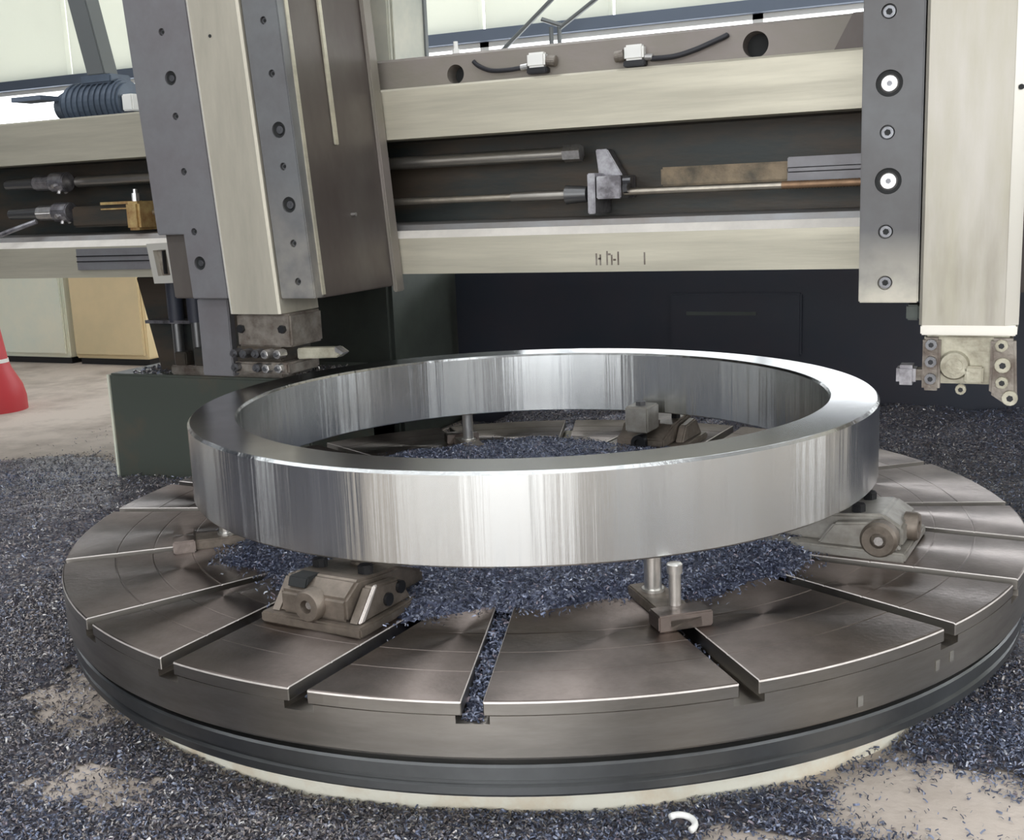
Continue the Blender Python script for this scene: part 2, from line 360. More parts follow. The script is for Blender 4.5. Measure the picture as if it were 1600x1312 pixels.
# grease streak shelf and cover in the recess
b = B()
box(b, .14, .55, .725, .74, 1.175, 1.235); g = obj('grease_strip', b, 'recess_grease', rail, bevel=.006)
b = B(); box(b, .55, .80, .66, .74, 1.17, 1.245); box(b, .55, .80, .655, .66, 1.20, 1.215); obj('screw_cover', b, 'plate_steel', rail, bevel=.004)
# stamped marks on the lower way
for x in (-.005, .008, .03, .045, .066, .15):
    b = B(); box(b, x, x + .005, .509, .511, .945, .945 + random.uniform(.03, .05)); obj('stamped_mark', b, 'tool_steel', rail)
for x, z in ((.003, .962), (.035, .975), (.052, .958)):
    b = B(); box(b, x, x + .009, .509, .511, z, z + .006); obj('stamped_mark', b, 'tool_steel', rail)

# feed rod and lead screw in the recess
fr = thing('feed_rod', 'polished upper feed rod in the rail recess with bright end nut', 'rod', (-1, .63, 1.28))
b = B(); cyl(b, (-2.21, .64, 1.291), (-.14, .64, 1.291), .021, seg=20); obj('rod', b, 'rod_steel', fr, autosmooth=.6)
b = B(); cyl(b, (-.15, .64, 1.291), (-.092, .64, 1.291), .027, seg=6); obj('end_nut', b, 'bolt_bright', fr)
ls = thing('lead_screw', 'long lower lead screw in the rail recess with nut bracket', 'lead screw', (0, .62, 1.1))
b = B()
pts = []
for i in range(0, 521):
    pass
prof = []
for i in range(0, 180):
    prof.append((.0125 if i % 2 else .0105, .54 + i * .0045))
revolve(b, [(0, .54)] + prof + [(0, 1.35)], 14, Matrix.Translation((0, .62, 1.164)) @ Matrix.Rotation(R_(90), 4, 'Y')); obj('threaded_end', b, 'copper_grease', ls, autosmooth=.9)
b = B(); cyl(b, (-1.825, .62, 1.162), (-.13, .62, 1.162), .0115, seg=16); cyl(b, (.05, .62, 1.164), (.545, .62, 1.164), .0115, seg=16); obj('screw_shaft', b, 'screw_steel', ls, autosmooth=.6)
b = B(); cyl(b, (-.33, .62, 1.162), (-.13, .62, 1.162), .016, seg=16); obj('sleeve', b, 'rod_steel', ls, autosmooth=.6)
b = B(); cyl(b, (-.13, .60, 1.162), (-.06, .60, 1.162), .03, .024, seg=20); obj('screw_nut', b, 'rod_dark', ls, autosmooth=.6)
b = B(); box(b, -.055, -.03, .585, .735, 1.10, 1.225); box(b, -.025, .055, .585, .735, 1.145, 1.215); prism(b, [(-.05, 1.215), (.03, 1.215), (-.02, 1.30), (-.06, 1.30)], 'y', .68, .735); obj('nut_bracket', b, 'coupling', ls, bevel=.003)
b = B(); cyl(b, (.06, .60, 1.20), (.085, .60, 1.20), .012, seg=10); cyl(b, (.06, .60, 1.175), (.075, .60, 1.175), .016, seg=6); obj('bracket_screw', b, 'bolt_grey', ls)
# couplings at the far left
for nm, z, lab in (('shaft_coupling', 1.292, 'grey shaft coupling on the upper feed rod at far left'), ('shaft_coupling', 1.176, 'bright shaft coupling on the lower screw at far left')):
    t = thing(nm, lab, 'coupling', (-2.4, .6, z - .03), 'shaft couplings on the left rail end')
    b = B(); cyl(b, (-2.30, .6, z), (-2.22, .6, z), .038, seg=18); obj('hub', b, 'coupling', t, bevel=.004)
    b = B(); cyl(b, (-2.39, .6, z), (-2.305, .6, z), .030, seg=8); obj('sleeve', b, 'bolt_bright' if z < 1.2 else 'coupling', t, bevel=.003)
    b = B(); cyl(b, (-2.55, .6, z), (-2.39, .6, z), .020, .024, seg=14); obj('boss', b, 'rod_dark', t, bevel=.003)
    for k in range(3):
        a = R_(200 + 50 * k); b = B(); p = Vector((-2.26, .6 + .036 * math.cos(a), z + .036 * math.sin(a)))
        cyl(b, p, p + Vector((0, math.cos(a), math.sin(a))) * .012, .008, seg=6); obj('set_screw', b, 'bolt_bright', t)
t = thing('screw_housing', 'dark screw housing tube with yellow edges left of head', 'housing', (-2, .6, 1.1))
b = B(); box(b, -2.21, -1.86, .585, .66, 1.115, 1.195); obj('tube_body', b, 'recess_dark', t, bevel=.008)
b = B(); box(b, -2.05, -1.86, .58, .60, 1.197, 1.207); box(b, -2.05, -1.86, .58, .60, 1.178, 1.183); obj('edge_strip', b, 'brass', t)
b = B(); box(b, -1.895, -1.83, .54, .66, 1.098, 1.205); obj('end_bracket', b, 'brass', t, bevel=.010)
b = B(); cyl(b, (-1.862, .57, 1.205), (-1.862, .57, 1.235), .014, seg=8); cyl(b, (-1.862, .57, 1.235), (-1.862, .57, 1.25), .008, seg=8); obj('grease_nipple', b, 'bolt_bright', t)
b = B(); tube(b, spline([(-2.36, .55, 1.145), (-2.5, .5, 1.10), (-2.7, .45, 1.03), (-2.9, .42, .95)]), .010); tag(obj('oil_pipe', b, 'coupling'), 'thin slanting grey oil pipe at the left frame edge', 'pipe')
b = B(); box(b, -2.12, -1.53, .500, .509, .955, 1.035); 
so = thing('scale_cover', 'grooved grey cover strip on the lower left rail', 'cover strip', (-1.8, .505, .95)); obj('cover', b, 'plate_steel', so)
for z in (.985, 1.005):
    b = B(); box(b, -2.12, -1.53, .497, .5, z, z + .004); obj('rib', b, 'bolt_dark', so)

# proximity switches with cables on the upper web
for x, z, side, lab in ((-.19, 1.568, -1, 'white proximity switch on the rail top, cable to its left'), (.124, 1.563, 1, 'white proximity switch on the rail top, cable to its right')):
    t = thing('proximity_switch', lab, 'sensor', (x, .54, z - .03), 'switches on the rail top')
    b = B(); box(b, x - .03, x + .03, .525, .5595, z - .018, z + .026); obj('switch_body', b, 'white_plastic', t, bevel=.006)
    b = B(); box(b, x - .034, x + .034, .53, .5595, z - .036, z - .018); obj('foot', b, 'bolt_dark', t, bevel=.003)
    b = B(); cyl(b, (x - side * .032, .54, z), (x - side * .062, .54, z - .004), .017, seg=10); obj('gland', b, 'tool_steel', t, bevel=.002)
    b = B(); cyl(b, (x + side * .032, .54, z - .012), (x + side * .055, .54, z - .014), .010, seg=10); obj('connector', b, 'bolt_bright', t)
    b = B()
    if side < 0: tube(b, spline([(x - .05, .54, z - .014), (x - .10, .535, z - .018), (x - .16, .54, z - .014), (x - .205, .55, z + .004), (x - .225, .553, z + .02)]), .007)
    else: tube(b, spline([(x + .05, .54, z - .018), (x + .12, .535, z - .018), (x + .18, .54, z - .005), (x + .23, .545, z + .012), (x + .268, .549, z + .026), (x + .275, .552, z + .03)]), .008)
    obj('cable', b, 'cable_black', t, smooth=True)

# ------------------------------------------------------------------ bolts
def bolt_big(parent, x, z, y=0.0, r=.021, m='bolt_bright', f=.70):
    M = Matrix.Translation((x, y, z)) @ Matrix.Rotation(R_(90), 4, 'X')
    b = B(); revolve(b, [(0, .0), (r * (f - .14), 0), (r * f, -.004), (r * f, -.02), (0, -.02)], 20, M)
    o = obj('bolt', b, m, parent, autosmooth=.7)
    b = B(); revolve(b, [(r * f, -.0035), (r * .985, -.0035), (r * .985, -.02), (r * f, -.02)], 28, M, close=True); obj('bore_shade', b, 'hole_black', o)  # black ring puts the shade of the bore gap into its colour
    b = B(); cyl(b, (x, y - .0008, z), (x, y + .004, z), r * .22, seg=6); obj('socket', b, 'bolt_grey', o)
def bolt_small(parent, x, z, y=0.0, r=.017):
    b = B(); revolve(b, [(0, .0005), (r * .75, .0005), (r * .80, -.003), (r * .80, -.012), (0, -.012)], 18, Matrix.Translation((x, y, z)) @ Matrix.Rotation(R_(90), 4, 'X'))
    o = obj('bolt', b, 'bolt_grey', parent, autosmooth=.7)
    b = B(); cyl(b, (x, y - .0018, z), (x, y + .004, z), r * .42, seg=6); obj('socket', b, 'hole_black', o)
def bores(o, spec, y=0.0, d=.014):
    b = B()
    for x, z, r in spec: cyl(b, (x, y - .01, z), (x, y + d, z), r, seg=28)
    cut(o, b)

# ------------------------------------------------------------------ left head (leans slightly)
SH = .07
def lean(vs_):
    for v in vs_: v.co.x -= SH * (v.co.z - .85)
lh = thing('ram_slide', 'tool slide at left with leaning pale ram and brown carriage', 'tool slide', (-.95, .25, .89), 'tool slides on the cross rail')
TOP = 2.35
b = B(); v = box(b, -1.249, -.697, .03, .505, .89, TOP); lean(v); body = obj('carriage', b, 'carriage_brown', lh, bevel=.004)
b = B(); v = box(b, -1.253, -1.145, .0, .03, 1.09, TOP); lean(v); obj('left_face_plate', b, 'plate_steel', lh, bevel=.003)
lp_s = [(-1.158, 1.554, .021), (-1.112, 1.001, .021)] + [(x, z, .011) for x, z in ((-1.176, 1.688), (-1.153, 1.442), (-1.141, 1.278), (-1.123, 1.097))]
b = B(); v = box(b, -1.1495, -1.012, -.002, .03, .892, TOP); lean(v); lp = obj('keeper_plate', b, 'plate_steel', lh, bevel=.003)
bores(lp, lp_s, -.002)
for x, z in ((-1.158, 1.554), (-1.112, 1.001)): bolt_big(lh, x, z, .002, .021, 'bolt_grey', .58)
for x, z in ((-1.176, 1.688), (-1.153, 1.442), (-1.141, 1.278), (-1.123, 1.097)): bolt_small(lh, x, z, .006, .012)
rp_s = [(-.781, 1.38, .023), (-.765, 1.166, .023)] + [(x, z, .011) for x, z in ((-.805, 1.685), (-.79, 1.538), (-.775, 1.276), (-.76, 1.054), (-.754, .942))]
b = B(); v = box(b, -.816, -.694, -.002, .045, .892, TOP); lean(v); rp = obj('keeper_plate', b, 'keeper_left', lh, bevel=.003)
bores(rp, rp_s, -.002)
for x, z, r in rp_s[:2]: bolt_big(lh, x, z, .002, .023, 'bolt_grey', .62)
for x, z, r in rp_s[2:]: bolt_small(lh, x, z, .006, .012)
b = B(); v = prism(b, [(-1.011, .19), (-1.011, .002), (-.999, -.014), (-.826, -.014), (-.819, -.008), (-.819, .19)], 'z', .846, TOP); lean(v); ram = obj('ram', b, 'ram_steel', lh)
b = B(); v = prism(b, [(-1.0125, .005), (-1.0125, .001), (-.9995, -.0155), (-.994, -.0155), (-.994, -.0142), (-.9998, -.0142)], 'z', .847, TOP); lean(v); obj('ram_edge', b, 'ram_edge', lh)
b = B(); cyl(b, (-.988, -.016, 1.658), (-.988, .0, 1.658), .005, seg=10); obj('ram_hole', b, 'hole_black', lh)
b = B(); v = box(b, -.6965, -.689, .205, .225, 1.34, TOP); lean(v); obj('seam_strip', b, 'way_steel', lh, bevel=.002)
b = B(); v = box(b, -.70, -.684, .455, .507, .87, TOP); lean(v); obj('side_flange', b, 'casting', lh, bevel=.004)
b = B(); v = box(b, -.6965, -.690, .035, .05, .9, TOP); lean(v); obj('edge_strip', b, 'way_steel', lh)
b = B(); cyl(b, (-.722, .257, 1.129), (-.700, .257, 1.129), .006, seg=10); obj('side_pin', b, 'bolt_bright', lh)
# framed wiper window at lower left
wf = thing('wiper_frame', 'small pale framed slot at the left rail beside the head', 'frame', (-1.5, .32, .92))
Q = [(-1.572, 1.055), (-1.466, 1.058), (-1.452, .920), (-1.553, .918)]; Q2 = [(-1.545, 1.032), (-1.488, 1.034), (-1.478, .946), (-1.532, .944)]
b = B()
A = [[b.verts.new((x, y, z)) for x, z in q] for q in (Q, Q2) for y in (.28, .30)]
for i in range(4):
    j = (i + 1) % 4
    b.faces.new((A[0][i], A[0][j], A[2][j], A[2][i])); b.faces.new((A[1][i], A[3][i], A[3][j], A[1][j])); b.faces.new((A[0][i], A[1][i], A[1][j], A[0][j])); b.faces.new((A[2][i], A[2][j], A[3][j], A[3][i]))
obj('frame_rim', b, 'ram_edge', wf)
b = B(); box(b, -1.572, -1.44, .30, .505, .93, 1.05); obj('wiper_block', b, 'tool_steel', wf)
b = B(); box(b, -1.512, -1.506, .286, .30, .95, 1.03); obj('slot_rib', b, 'bolt_dark', wf)
b = B(); box(b, -1.435, -1.285, .34, .5, .925, 1.085); tag(obj('rail_shoe', b, 'tool_steel', bevel=.006), 'dark brown shoe block between framed slot and left head', 'shoe block')

# tool holder under the left ram
th = thing('tool_holder', 'rusty bolted tool holder clamped under the left ram', 'tool holder', (-.9, .08, .65), 'tool holders')
b = B(); box(b, -.995, -.795, .0, .17, .745, .845); obj('holder_block', b, 'tool_steel', th, bevel=.006)
b = B(); box(b, -1.005, -.80, -.02, .15, .665, .70); obj('clamp_bar', b, 'tool_steel', th, bevel=.006)
b = B(); box(b, -1.0, -.83, -.005, .15, .70, .745); obj('shim_bar', b, 'recess_dark', th, bevel=.004)
for x, z in ((-.975, .80), (-.822, .80)):
    b = B(); cyl(b, (x, .012, z), (x, -.012, z), .013, seg=6); o = obj('bolt', b, 'bolt_dark', th)
for k, x in enumerate((-.985, -.945, -.905, -.865, -.825)):
    for z in (.685, .728):
        if (k + int(z * 1000)) % 2 == 0 and k in (1,): continue
        b = B(); cyl(b, (x, .0, z), (x, -.04 - .008 * (k % 2), z), .0145, seg=6); o = obj('clamp_bolt', b, 'bolt_grey' if k < 3 else 'bolt_bright', th, bevel=.002)
        b = B(); cyl(b, (x, -.039 - .008 * (k % 2), z), (x, -.0485 - .004 * (k % 2), z), .007, seg=8); obj('bolt_tip', b, 'bolt_grey', o)
tb = thing('cutting_tool', 'pointed cutting tool bar sticking out right of the rusty holder', 'cutting tool', (-.7, .05, .7))
b = B(); prism(b, [(-.80, .705), (-.80, .738), (-.66, .742), (-.635, .727), (-.66, .712)], 'y', .03, .07); obj('shank', b, 'tool_light', tb, bevel=.003)
b = B(); prism(b, [(-.662, .745), (-.632, .728), (-.64, .722), (-.662, .73)], 'y', .028, .06); obj('carbide_insert', b, 'bolt_bright', tb)
# dark vertical plate and hydraulic unit left of the holder
b = B(); v = box(b, -1.165, -1.045, .03, .06, .645, .888); tag(obj('hanging_plate', b, 'plate_steel', bevel=.003), 'dark grey plate hanging below the left head', 'plate')

# ------------------------------------------------------------------ right head
rh = thing('ram_slide', 'tool slide at right frame edge with stained pale ram', 'tool slide', (1.1, .25, .88), 'tool slides on the cross rail')
b = B(); box(b, .862, 1.335, .035, .505, .90, TOP); obj('carriage', b, 'carriage_brown', rh, bevel=.004)
sp_b = [(.909, 1.381), (.911, 1.162)]; sp_s = [(.905, 1.538), (.907, 1.272), (.908, 1.046), (.909, .927)]
b = B(); box(b, .849, .984, -.002, .05, .880, TOP); kp = obj('keeper_plate', b, 'keeper_right', rh, bevel=.003)
bores(kp, [(x, z, .030) for x, z in sp_b] + [(x, z, .017) for x, z in sp_s], -.002)
for x, z in sp_b: bolt_big(rh, x, z, .001, .030, 'bolt_bright', .72)
for x, z in sp_s: bolt_small(rh, x, z, .003, .018)
b = B(); box(b, 1.212, 1.345, -.002, .05, .880, TOP); obj('keeper_plate', b, 'plate_steel_light', rh, bevel=.003)
b = B(); prism(b, [(.988, .19), (.988, -.006), (.995, -.014), (1.172, -.014), (1.20, .004), (1.20, .19)], 'z', .829, TOP); obj('ram', b, 'ram_stained', rh)
b = B(); prism(b, [(1.1725, -.0155), (1.2015, .003), (1.2005, .006), (1.1725, -.0130)], 'z', .83, TOP); obj('ram_edge', b, 'ram_edge', rh)
b = B(); box(b, .992, 1.199, -.016, .19, .806, .8295); obj('ram_flange', b, 'ram_edge', rh, bevel=.003)
b = B(); cyl(b, (1.186, -.012, 1.352), (1.186, .01, 1.352), .006, seg=10); obj('ram_hole', b, 'hole_black', rh)
tp = thing('tool_post', 'pale dirty tool post with bolts under the right ram', 'tool holder', (1.1, .08, .66), 'tool holders')
b = B(); box(b, 1.0, 1.19, .0, .18, .69, .806); obj('post_block', b, 'tool_light', tp, bevel=.006)
b = B(); box(b, .998, 1.038, -.018, .02, .675, .80); obj('left_jaw', b, 'tool_steel', tp, bevel=.006)
b = B(); prism(b, [(1.145, .80), (1.198, .80), (1.205, .66), (1.185, .645), (1.145, .672)], 'y', -.018, .02); obj('right_jaw', b, 'tool_steel', tp, bevel=.006)
b = B(); revolve(b, [(0, .02), (.018, .02), (.018, .016), (.030, .016), (.034, .008), (.034, -.01), (0, -.01)], 22, Matrix.Translation((1.068, .0, .735)) @ Matrix.Rotation(R_(90), 4, 'X')); obj('eccentric', b, 'tool_light', tp, autosmooth=.6)
b = B(); box(b, 1.092, 1.132, -.02, .01, .695, .735); obj('tool_block', b, 'tool_light', tp, bevel=.004)
for x, z, r in ((1.018, .785, .014), (1.018, .745, .014), (1.018, .705, .014), (1.168, .785, .015), (1.172, .74, .017), (1.172, .70, .015), (1.085, .682, .013), (1.19, .665, .017)):
    b = B(); cyl(b, (x, -.016, z), (x, -.034, z), r, seg=6 if r < .016 else 14); o = obj('clamp_bolt', b, 'bolt_grey' if x < 1.05 else 'tool_light', tp, bevel=.002)
    b = B(); cyl(b, (x, -.0335, z), (x, -.035, z), r * .45, seg=6); obj('socket', b, 'bolt_dark', o)
t = thing('side_tool', 'small grey square tool stub left of the right tool post', 'cutting tool', (.96, .08, .68))
b = B(); box(b, .935, .980, .03, .09, .678, .726); obj('tool_head_block', b, 'coupling', t, bevel=.008)
b = B(); box(b, .978, 1.002, .04, .08, .69, .716); obj('neck', b, 'tool_steel', t)
b = B(); box(b, .955, .985, .03, .09, .835, .872); tag(obj('stop_block', b, 'pillar_green', bevel=.004), 'small dark stop block below the right keeper plate', 'stop block')

# ------------------------------------------------------------------ on top of the rail
t = thing('junction_box', 'cream junction box on the rail top right of the left head', 'junction box', (-.78, .85, 1.62))
b = B(); prism(b, [(-1.02, 1.78), (-1.02, 2.3), (-.835, 2.3), (-.835, 1.622), (-.90, 1.622), (-.90, 1.72)], 'y', .76, 1.02); obj('box_body', b, 'cream_paint', t, bevel=.006)
b = B(); box(b, -.834, -.828, .78, 1.0, 1.64, 2.28); obj('side_lid', b, 'cream_paint', t, bevel=.002)
b = B(); box(b, -.834, -.822, 1.0, 1.02, 1.622, 2.28); obj('hinge_edge', b, 'post_grey', t)
b = B(); cyl(b, (-.60, .80, 1.62), (-.60, .80, 1.665), .013, seg=10); cyl(b, (-.60, .80, 1.665), (-.60, .80, 1.69), .008, seg=10); tag(obj('cable_gland', b, 'white_plastic'), 'small white cable gland standing beside the cream junction box', 'cable gland')
t = thing('feed_motor', 'blue feed motor lying on the left end of the rail', 'motor', (-2.2, .85, 1.53))
b = B(); cyl(b, (-2.40, .86, 1.60), (-2.10, .86, 1.60), .085, seg=28); obj('motor_body', b, 'motor_blue', t, bevel=.01)
for k in range(9):
    b = B(); x = -2.37 + k * .03; cyl(b, (x, .86, 1.60), (x + .008, .86, 1.60), .092, seg=28); obj('cooling_fin', b, 'motor_blue', t)
b = B(); cyl(b, (-2.47, .86, 1.60), (-2.40, .86, 1.60), .05, .075, seg=24); obj('end_bell', b, 'motor_blue', t, bevel=.006)
b = B(); box(b, -2.42, -2.08, .77, .95, 1.522, 1.54); obj('foot_plate', b, 'motor_blue', t)
b = B(); box(b, -2.30, -2.14, .80, .92, 1.675, 1.71); obj('terminal_box', b, 'motor_blue', t, bevel=.006)
b = B(); box(b, -2.095, -2.04, .80, .90, 1.56, 1.625); obj('terminal_cover', b, 'white_plastic', t, bevel=.005)
b = B(); v = box(b, -2.28, -2.185, .82, .90, 1.71, 2.7)
for q in v: q.co.x -= .055 * (q.co.z - 1.71) / .26
tag(obj('lifting_post', b, 'post_grey', bevel=.005), 'dark grey post rising above the blue motor', 'post')
t = thing('limit_switch', 'small dark switch with bright face at far left rail', 'switch', (-2.55, .5, 1.45))
b = B(); box(b, -2.60, -2.50, .46, .51, 1.432, 1.498); obj('switch_body', b, 'motor_blue', t, bevel=.005)
b = B(); box(b, -2.585, -2.56, .453, .46, 1.44, 1.49); obj('switch_face', b, 'white_plastic', t)
b = B(); box(b, -2.58, -2.42, .70, .80, 1.622, 1.64); tag(obj('cover_strip', b, 'beam_blue'), 'thin blue strip on rail top left of the motor', 'strip')
# wall brace in front of the glazed strip
t = thing('wall_brace', 'thin crossed grey brace rods before the back windows', 'brace', (-1.9, 4.75, 1.5))
for p0, p1 in (((-1.935 + .19, 4.75, 2.56), (-2.32, 4.75, 2.11)), ((-1.927, 4.75, 2.357), (-1.778, 4.75, 2.3)), ((-1.40, 4.75, 2.525), (-1.80, 4.75, 2.285)), ((-1.86, 4.75, 2.3), (-1.86, 4.75, 1.4)), ((-1.80, 4.75, 2.3), (-1.80, 4.75, 1.4))):
    b = B(); cyl(b, p0, p1, .016, seg=8); obj('rod', b, 'post_grey', t)

# ------------------------------------------------------------------ left background
b = B(); box(b, -2.30, -1.30, .78, 1.25, FZ, .505)
t = thing('steel_box', 'low dark green steel box behind the table at left', 'steel box', (-1.8, 1, FZ)); obj('box_shell', b, 'box_green', t, bevel=.008)
b = B(); box(b, -2.305, -2.295, .775, .79, FZ, .50); obj('corner_strip', b, 'cabinet_pale', t)
t = thing('hydraulic_unit', 'dark hydraulic unit with two shiny upright cylinders on steel box', 'hydraulic unit', (-1.78, .62, .505))
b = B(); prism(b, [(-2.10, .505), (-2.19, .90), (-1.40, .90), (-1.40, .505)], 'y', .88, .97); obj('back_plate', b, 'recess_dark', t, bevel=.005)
for x in (-1.90, -1.80):
    b = B(); cyl(b, (x - .05, .83, .72), (x - .05, .83, .90), .032, seg=20); obj('cylinder', b, 'column_navy', t, autosmooth=.6)
    b = B(); cyl(b, (x - .05, .83, .54), (x - .05, .83, .72), .022, seg=16); obj('piston_rod', b, 'rod_dark', t, autosmooth=.6)
b = B(); box(b, -2.09, -1.86, .80, .88, .715, .728); obj('bracket', b, 'coupling', t)
b = B(); box(b, -1.98, -1.42, .80, .93, .505, .545); obj('valve_base', b, 'tool_steel', t, bevel=.006)
for k in range(4):
    b = B(); box(b, -1.95 + k * .10, -1.89 + k * .10, .795, .85, .545, .60 + .02 * (k % 2)); obj('valve', b, 'recess_dark', t, bevel=.005)
for x0, x1, m_, lab in ((-6.35, -5.55, 'cabinet_pale', 'pale greenish cabinet against the back at far left'), (-5.49, -4.77, 'cabinet_tan', 'tan wooden cabinet right of the pale cabinet')):
    t = thing('cabinet', lab, 'cabinet', ((x0 + x1) / 2, 3.9, FZ), 'cabinets at the back')
    b = B(); box(b, x0, x1, 3.72, 4.3, FZ + .05, 1.05); obj('body', b, m_, t, bevel=.01)
    b = B(); box(b, x0 + .02, x1 - .02, 3.70, 3.72, FZ + .08, 1.02); obj('door', b, m_, t, bevel=.006)
    b = B(); box(b, x0 + .02, x1 - .02, 3.75, 4.28, FZ, FZ + .05); obj('plinth', b, 'bolt_dark', t)
t = thing('safety_cone', 'red flared safety cone at the left frame edge', 'cone', (-4.42, 2.0, FZ))
b = B(); revolve(b, [(0, .74), (.03, .74), (.04, .72), (.078, .52), (.105, .30), (.12, .25), (.17, .15), (.185, .08), (.185, .0), (.17, .0), (.17, .02), (0, .02)], 32, Matrix.Translation((-4.42, 2.0, FZ))); obj('cone_shell', b, 'cone_red', t, autosmooth=.6)
b = B(); revolve(b, [(.104, .31), (.1065, .31), (.1095, .288), (.1065, .288)], 32, Matrix.Translation((-4.42, 2.0, FZ)), close=True); obj('band', b, 'white_plastic', t)

# ------------------------------------------------------------------ rotary table
ZT = .31
tbl = thing('rotary_table', 'large round steel work table with radial T-slots', 'rotary table', (0, 0, FZ))
b = B(); revolve(b, [(1.15, FZ), (1.15, .119), (.2, .119), (.2, FZ)], 128, close=True); obj('table_base', b, 'base_cream', tbl, autosmooth=.5)
ZS = .268           # slot floor
b = B(); revolve(b, [(.1, ZS), (1.2495, ZS), (1.2495, .205), (1.246, .2), (1.215, .196), (1.215, .186), (.1, .186)], 160, close=True); obj('table_disc', b, 'table_side', tbl, autosmooth=.5)
b = B(); revolve(b, [(.1, .186), (1.238, .186), (1.242, .182), (1.242, .158), (1.232, .152), (1.232, .146), (1.238, .142), (1.238, .128), (1.226, .118), (.1, .118)], 160, close=True); obj('lower_skirt', b, 'table_dark', tbl, autosmooth=.5)
AX = -4.9
slots = []   # (direction deg, lateral offset)
for k in range(16):
    a = AX + 22.5 * k
    if k % 4 == 0: slots += [(a, -.1625), (a, .1625)]
    else: slots.append((a, 0.0))
RIN = .62
def edge_ang(sl, half, r): return R_(sl[0]) + math.asin((sl[1] + half) / r)
slots.sort(key=lambda s: edge_ang(s, 0, 1.2))
rad_prof = [(RIN, ZT - .001), (RIN + .004, ZT)]
for rg in (.94, 1.035, 1.125): rad_prof += [(rg - .0025, ZT), (rg - .0005, ZT - .0008), (rg + .0005, ZT - .0008), (rg + .0025, ZT)]
rad_prof += [(1.2, ZT), (1.2475, ZT), (1.25, ZT - .0025)]
def sector(s0, s1, half, z_top, z_bot, prof):
    b = B(); rows = []
    rr = [p[0] for p in prof]; n = max(2, int(abs((edge_ang(s1, 0, 1.2) - edge_ang(s0, 0, 1.2)) % (2 * pi)) / R_(1.5)))
    for r, z in prof:
        a0 = edge_ang(s0, half, r); a1 = edge_ang(s1, -half, r)
        while a1 < a0: a1 += 2 * pi
        rows.append([b.verts.new((r * math.cos(a0 + (a1 - a0) * i / n), r * math.sin(a0 + (a1 - a0) * i / n), z)) for i in range(n + 1)])
    low = [[b.verts.new((v_.co.x, v_.co.y, z_bot)) for v_ in row] for row in (rows[0], rows[-1])]
    for A, C in zip(rows, rows[1:]):
        for i in range(n): b.faces.new((A[i], C[i], C[i + 1], A[i + 1]))
    for i in range(n):
        b.faces.new((rows[0][i + 1], low[0][i + 1], low[0][i], rows[0][i])); b.faces.new((rows[-1][i], low[1][i], low[1][i + 1], rows[-1][i + 1]))
        b.faces.new((low[0][i], low[0][i + 1], low[1][i + 1], low[1][i]))
    for e in (0, n):
        b.faces.new([row[e] for row in rows] + [low[1][e], low[0][e]])
    return b
def sector_faces(o):
    me = o.data; me.materials.append(MATS['table_side']); me.materials.append(MATS['slot_wall'])
    for p in me.polygons:
        if p.normal.z > .85: continue
        p.material_index = 2 if p.normal.z > .3 else 1
for i in range(len(slots)):
    s0, s1 = slots[i], slots[(i + 1) % len(slots)]
    o = obj('table_sector', sector(s0, s1, .019, ZT, .283, rad_prof), 'table_steel', tbl, bevel=.0034, seg=1)
    sector_faces(o)
    obj('slot_lip', sector(s0, s1, .030, .283, ZS, [(RIN, .283), (1.2498, .283)]), 'table_side', o)
b = B(); revolve(b, [(0, ZT), (RIN - .003, ZT), (RIN, ZT - .003), (RIN, ZS), (0, ZS)], 96); obj('table_centre', b, 'table_steel', tbl, autosmooth=.4)
# bright scuffs on the rim
for az, z in ((-39, .215), (-27, .235), (-29.2, .23)):
    b = B(); box(b, 1.2496, 1.2512, -.006, .006, z, z + .02, Matrix.Rotation(R_(az), 4, 'Z')); obj('rim_scuff', b, 'jaw_light', tbl)

# ------------------------------------------------------------------ the ring
RC = (-.0124, -.0058)
ring = thing('steel_ring', 'large polished steel ring resting above the round table', 'ring', (RC[0], RC[1], .436))
ring_prof = [(.7875, .439), (.7875, .6265), (.7915, .633), (.9045, .633), (.9104, .627), (.9104, .440), (.907, .436), (.7905, .436)]
Mr = Matrix.Translation((RC[0], RC[1], 0))
def ring_part(name, prof, m_, close=False):
    b = B(); revolve(b, prof, 256)
    o = obj(name, b, m_, None, autosmooth=.5); o.location = (RC[0], RC[1], 0); o.parent = ring; o.matrix_parent_inverse = Matrix.Translation(-ring.location); return o
b = B(); revolve(b, ring_prof, 256, close=True)
o = obj('ring_body', b, 'ring_steel', None, autosmooth=.5); o.location = (RC[0], RC[1], 0); o.parent = ring; o.matrix_parent_inverse = Matrix.Translation(-ring.location)
b = B(); revolve(b, [(.7935, .6334), (.9025, .6334), (.9025, .6325), (.7935, .6325)], 256, close=True)
o = obj('top_face', b, 'ring_top_steel', None, autosmooth=.5); o.location = (RC[0], RC[1], 0); o.parent = ring; o.matrix_parent_inverse = Matrix.Translation(-ring.location)

